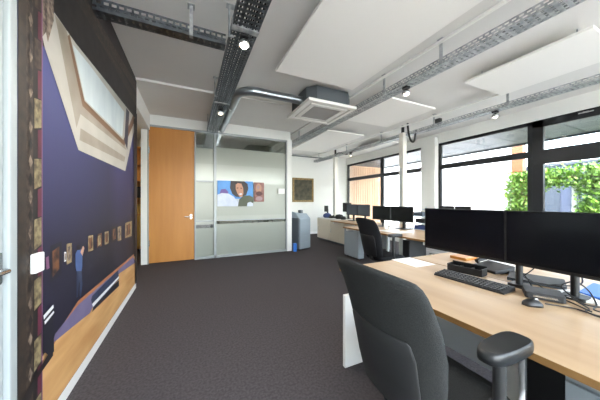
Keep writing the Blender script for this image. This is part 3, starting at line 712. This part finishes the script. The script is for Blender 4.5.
# ------------------------------------------------------------ office chairs
def se(a,p): return math.copysign(abs(a)**p,a)
def make_chair(fab,shell,pad,metal,label):
    t=empty('office_chair',(0,0,0),0,label,'chair')
    # backrest: lofted rings, back side convex
    OX=-.03
    prof=[(.42,-.205,.14,.012),(.435,-.21,.185,.026),(.50,-.225,.205,.032),(.60,-.25,.228,.034),(.70,-.268,.240,.034),(.80,-.298,.243,.032),(.88,-.33,.238,.030),(.94,-.358,.236,.028),(.975,-.375,.230,.025),(.995,-.386,.218,.016),(1.001,-.389,.20,.005)]
    rings=[]; N=36
    for z,x,hw,th in prof:
        R=[]
        for k in range(N):
            a=2*PI*k/N; yy=se(math.cos(a),.55); xx=se(math.sin(a),.8)
            R.append((OX+x+th*xx+.055*yy*yy,hw*yy,z-.035*yy*yy*max(0,(z-.9))/.1*.6))
        rings.append(R)
    MB().loft(rings).build('backrest',fab,t)
    # shell on the lower rear
    rings=[]
    for z,hw,th in ((.43,.12,.004),(.44,.15,.010),(.55,.165,.012),(.68,.168,.012),(.735,.160,.010),(.745,.15,.004)):
        xb={.43:-.21,.44:-.212,.55:-.237,.68:-.264,.735:-.279,.745:-.281}[z]-.034
        R=[]
        for k in range(N):
            a=2*PI*k/N; yy=se(math.cos(a),.5); xx=se(math.sin(a),.8)
            R.append((OX+xb+th*xx+.055*(yy*hw/.24)**2,hw*yy,z))
        rings.append(R)
    MB().loft(rings).build('back_shell',shell,t)
    # upright joining back and seat
    MB().tube(bez([(-.25,0,.50),(-.255,0,.44),(-.235,0,.39),(-.16,0,.36),(0,0,.36)],5),[.026]*21,10).build('back_bracket',shell,t)
    # seat
    rings=[]
    for z,s in ((.36,.90),(.37,.97),(.39,1.0),(.415,.99),(.435,.93),(.442,.80)):
        rings.append([(.02+.235*s*se(math.cos(2*PI*k/N),.5),.245*s*se(math.sin(2*PI*k/N),.5),z-.02*max(0,math.cos(2*PI*k/N))**3) for k in range(N)])
    MB().loft(rings).build('seat',fab,t)
    MB().rbox(-.12,.12,-.09,.09,.31,.36,.03).build('seat_mechanism',shell,t)
    for s in (-1,1):
        a=MB().tube(bez([(0,.09*s,.335),(0,.24*s,.335),(-.06,.305*s,.37),(-.10,.318*s,.50),(-.10,.318*s,.745)],5),[.019]*21,10)
        ar=a.build('armrest',shell,t)
        R=[]
        for z,q in ((.742,.90),(.747,.98),(.762,1.0),(.774,.98),(.780,.93),(.782,.88)):
            R.append([(-.08+.118*q*se(math.cos(2*PI*k/24),.65),.322*s+(.044+.006*math.cos(2*PI*k/24))*q*se(math.sin(2*PI*k/24),.65),z) for k in range(24)])
        MB().loft(R).build('arm_pad',pad,ar)
    MB().tube([(0,0,.10),(0,0,.32)],.026,14).build('gas_lift',metal,t)
    b=MB()
    for k in range(5):
        a=2*PI*k/5+.3; c,s=math.cos(a),math.sin(a)
        b.tube([(0,0,.11),(.15*c,.15*s,.10),(.29*c,.29*s,.07)],[.032,.024,.016],10)
    b.build('star_base',metal,t)
    for k in range(5):
        a=2*PI*k/5+.3; c,s=math.cos(a),math.sin(a); x,y=.29*c,.29*s
        MB().tube([(x-.024*s,y+.024*c,.030),(x-.006*s,y+.006*c,.030)],.030,16).tube([(x+.006*s,y-.006*c,.030),(x+.024*s,y-.024*c,.030)],.030,16).tube([(x,y,.03),(x,y,.07)],.007,8).build('castor',BLK,t)
    return t
ch=make_chair(FABRIC,SHELL,ARMPAD,BLKM,'charcoal grey office chair in front, seen from behind at the nearest desk')
ch.location=(1.01,.742,0); ch.rotation_euler=(0,0,math.radians(0))
ch2=make_chair(BLKFAB,BLK,BLK,BLKM,'black office chair pushed up to the second row of desks')
ch2.location=(2.72,2.78,.05-.05); ch2.rotation_euler=(0,0,math.radians(-4))

# ------------------------------------------------------------ beige cabinets & office printer
def cabinet(x0,x1,y0,y1,h,label):
    t=empty('low_cabinet',((x0+x1)/2,(y0+y1)/2,0),0,label,'cabinet','beige low cabinets by the far wall')
    w,d=(x1-x0)/2,(y1-y0)/2
    MB().box(-w,w,-d+.002,d-.002,.05,h-.03).build('body',BEIGE,t); MB().box(-w-.01,w,-d+.002,d-.002,h-.03,h).build('top_board',WHITEM,t)
    MB().box(-w+.02,w,-d+.01,d-.01,0,.05).build('plinth',COPIERD,t)
    dr=MB().box(-w-.018,-w,-d+.006,d-.006,.06,h-.04).build('sliding_door',BEIGE,t,bevel=.003)
    MB().box(-w-.026,-w-.018,d-.08,d-.06,.3,.42).build('handle',CHROME,dr)
cabinet(3.88,4.30,6.18,6.95,.72,'beige low cabinet nearer the gilt-framed painting')
cabinet(3.88,4.30,5.41,6.18,.72,'beige low cabinet next to the farthest desk')
# stuff on cabinets
tag(MB().lathe([(.001,0),(.10,0),(.14,.05),(.12,.11),(.05,.15),(.001,.155)],(4.02,6.57,.72),16).build('cloth_bag',BLUEB),'crumpled dark blue bag on the beige cabinet','bag')
t=empty('desk_telephone',(4.05,6.30,.72),0,'black telephone on the beige cabinet beside the blue bag','telephone')
MB().rbox(-.09,.09,-.09,.09,0,.05,.02).build('base',BLK,t); MB().tube([(-.02,-.09,.08),(-.02,-.05,.065),(-.02,.05,.065),(-.02,.09,.08)],[.025,.016,.016,.025],10).build('handset',BLK,t)
tag(MB().lathe([(.001,0),(.11,0),(.13,.06),(.10,.12),(.001,.14)],(4.06,5.95,.72),16).build('black_bag',BLKM),'small black bag on the beige cabinet nearer the farthest desk','bag')
tag(MB().lathe([(.001,0),(.07,0),(.08,.05),(.06,.09),(.001,.1)],(4.0,5.66,.72),14).build('black_bag',BLKM),'smallest black bag, last on the beige cabinet before the desk','bag')
monitor(4.22,5.80,.93,.40,.27,'dark monitor standing on the beige cabinet beside the white power pole',SCREEN,desk_z=.72)
monitor(4.12,6.82,.90,.22,.20,'small dark screen at the end of the beige cabinets by the far wall',SCREEN,desk_z=.72)
pr=empty('office_printer',(2.60,5.72,0),math.radians(20),'grey floor-standing office printer at the end of the glass partition','printer')
MB().box(-.17,.22,-.24,.24,.03,.80).build('body',COPIER,pr,bevel=.01)
MB().add([(-.19,-.24,.80),(.22,-.24,.80),(.22,.24,.80),(-.19,.24,.80),(-.19,-.10,.96),(.12,-.20,.93),(.12,.24,.93),(-.19,.24,1.0)],[(3,2,1,0),(4,5,6,7),(0,1,5,4),(1,2,6,5),(2,3,7,6),(3,0,4,7)]).build('scanner_lid',COPIER,pr,bevel=.01)
MB().box(-.22,-.171,-.22,.2,.03,.82).build('side_panel',COPIERD,pr,bevel=.004)
MB().box(-.16,.21,-.246,-.24,.40,.78).build('front_door',COPIER,pr,bevel=.003)
for k in range(2): MB().box(-.16,.21,-.246,-.24,.06+.16*k,.20+.16*k).build('paper_tray',COPIER,pr,bevel=.003)
MB().box(.22,.34,-.1,.15,.80,.82).build('output_tray',COPIERD,pr,bevel=.003)
MB().box(-.17,.20,-.23,.23,0,.03).build('base',BLK,pr)
MB().box(-.10,-.02,-.20,-.10,.94,1.02).build('control_panel',COPIERD,pr,bevel=.004)
tag(MB().box(2.325,2.40,5.36,5.44,.0,.16).box(2.325,2.40,5.36,5.44,.161,.20).build('paper_package',BLUEF),'blue and white paper package on the floor beside the printer','package')

# ------------------------------------------------------------ outside
struct(MB().box(6.0,30,-12,24,-.15,-.02).box(-14,30,-24,YB-.16,-.15,-.02).build('ground',PAVE))  # rear stretch is unseen, added to bounce sunlight into the room
m=MB()
m.box(5.98,8.05,-3,8.3,2.80,2.95)
for k in range(20): m.box(5.98,8.05,-3+k*.565,-3+k*.565+.55,2.78,2.80)
m.box(8.0,8.08,-3,8.3,2.74,2.98)
tag(m.build('entrance_canopy',SOFFIT),'grey boarded canopy outside above the windows','canopy')
m=MB().box(6.0,8.1,8.36,8.5,-.02,3.0)
for k in range(21): m.box(6.0+k*.1,6.0+k*.1+.07,8.33,8.36,-.02,2.74)
tag(m.build('wood_cladding',SLATW),'tan vertical wood cladding outside the far window','cladding')
tag(MB().box(10,10.15,4.3,16,-.02,3.6).build('garden_wall',RENDERW),'bright white rendered wall outside across the yard','wall')
tag(MB().box(9.9,10.12,3.98,4.28,-.02,3.6).build('timber_post',POSTW,bevel=.01),'orange timber post at the end of the white outside wall','post')
b=empty('neighbour_building',(14,3,0),0,'blue-grey building behind the hedge outside','building')
MB().box(0,4,-8,2.6,-.02,2.75).build('wall',BUILDG,b)
for k in range(6): MB().box(-.03,0,-6.6+k*1.6,-5.3+k*1.6,.3,2.1).build('window',DGLASS,b)
MB().box(-.1,4,-8,2.7,2.75,2.85).build('roof_edge',SOFFIT,b)
b2=empty('brown_building',(12.4,.9,0),0,'brown brick building beyond the hedge at the frame edge','building')
MB().box(0,1,-3,.7,-.02,2.6).build('wall',BROWNF,b2); MB().box(-.05,1.05,-3.05,.75,2.6,2.7).build('roof_edge',SOFFIT,b2)
# hedge arch
def leaves(boxes,dens,size,m):
    for (x0,x1,y0,y1,z0,z1) in boxes:
        vol=(x1-x0)*(y1-y0)*(z1-z0); n=int(dens*vol)
        for _ in range(n):
            c=Vector((random.uniform(x0,x1),random.uniform(y0,y1),random.uniform(z0,z1)))
            # rounded & ragged boundary
            e=Vector(((c.x-(x0+x1)/2)/(x1-x0)*2,(c.y-(y0+y1)/2)/(y1-y0)*2,(c.z-(z0+z1)/2)/(z1-z0)*2))
            if e.x**4+e.y**4+e.z**4 > 1+.5*random.random(): continue
            c+=Vector((random.gauss(0,.03),random.gauss(0,.03),random.gauss(0,.05)))
            a=Vector((random.gauss(0,1),random.gauss(0,1),random.gauss(0,1))).normalized(); b_=a.orthogonal().normalized(); s=size*random.uniform(.6,1.3)
            q=a.cross(b_)
            m.add([c-b_*s,c+q*s*.55,c+b_*s,c-q*s*.55],[(0,1,2,3)])
random.seed(5)
hd=empty('garden_hedge',(9.4,3.0,0),0,'bright green leafy hedge trained over an arch outside the window','hedge')
lm=MB(); leaves([(9.1-9.4,9.7-9.4,3.55-3,4.15-3,-.02,2.15),(9.1-9.4,9.7-9.4,-1.5-3,3.7-3,1.62,2.2),(9.1-9.4,9.7-9.4,2.2-3,2.62-3,-.02,1.8),(9.1-9.4,9.7-9.4,.6-3,1.0-3,-.02,1.8)],3200,.06,lm)
lm.build('foliage',LEAF,hd)
MB().box(-.04,.04,-.35,-.28,-.02,1.8).build('post',WHITEM,hd)
MB().tube([(0,.85,-.02),(0,.82,1),(0,.5,1.9),(0,-2,1.9)],.04,8).build('trunk',STEM,hd)

# ------------------------------------------------------------ light
w=bpy.data.worlds.new('World'); sc.world=w; w.use_nodes=True; nt=w.node_tree
bg=nt.nodes['Background']
sky=nt.nodes.new('ShaderNodeTexSky'); sky.sky_type='NISHITA'; sky.sun_disc=False; sky.sun_elevation=math.radians(55); sky.sun_rotation=math.radians(200); sky.dust_density=3; sky.air_density=1
mix=nt.nodes.new('ShaderNodeMix'); mix.data_type='RGBA'; mix.inputs['Factor'].default_value=.75
nt.links.new(sky.outputs[0],mix.inputs[6]); mix.inputs[7].default_value=(1.0,.985,.955,1)
nt.links.new(mix.outputs[2],bg.inputs['Color']); bg.inputs['Strength'].default_value=4.0
sl=bpy.data.lights.new('sun','SUN'); sl.energy=3.5; sl.angle=math.radians(2); sl.color=(1,.96,.9)
so=bpy.data.objects.new('sun',sl); col.objects.link(so)
dirv=Vector((.42,.25,-.87)); so.rotation_euler=dirv.to_track_quat('-Z','Y').to_euler()
# daylight portals in the openings
def portal(loc,rot,sx,sy):
    l=bpy.data.lights.new('daylight_portal','AREA'); l.shape='RECTANGLE'; l.size=sx; l.size_y=sy; l.cycles.is_portal=True
    o=bpy.data.objects.new('daylight_portal',l); col.objects.link(o); o.location=loc; o.rotation_euler=rot
portal((XR+.14,3.2,1.52),(0,math.radians(90),0),2.45,9.8)
portal((2.55,YB-.14,1.5),(math.radians(90),0,0),6.1,2.8)

cam=bpy.data.cameras.new('camera'); cam.sensor_width=36; cam.lens=36*237/600; cam.shift_y=1.5/600; cam.clip_start=.02
co=bpy.data.objects.new('camera',cam); col.objects.link(co); co.location=(0,0,1.24); co.rotation_euler=(math.radians(90),0,-a_)
sc.camera=co
sc.view_settings.view_transform='Standard'; sc.view_settings.look='None'; sc.view_settings.gamma=1; sc.view_settings.use_curve_mapping=False
sc.view_settings.exposure=1.30
sc.cycles.use_denoising=True; sc.cycles.max_bounces=10; sc.cycles.diffuse_bounces=6; sc.cycles.transparent_max_bounces=16; sc.cycles.sample_clamp_indirect=8
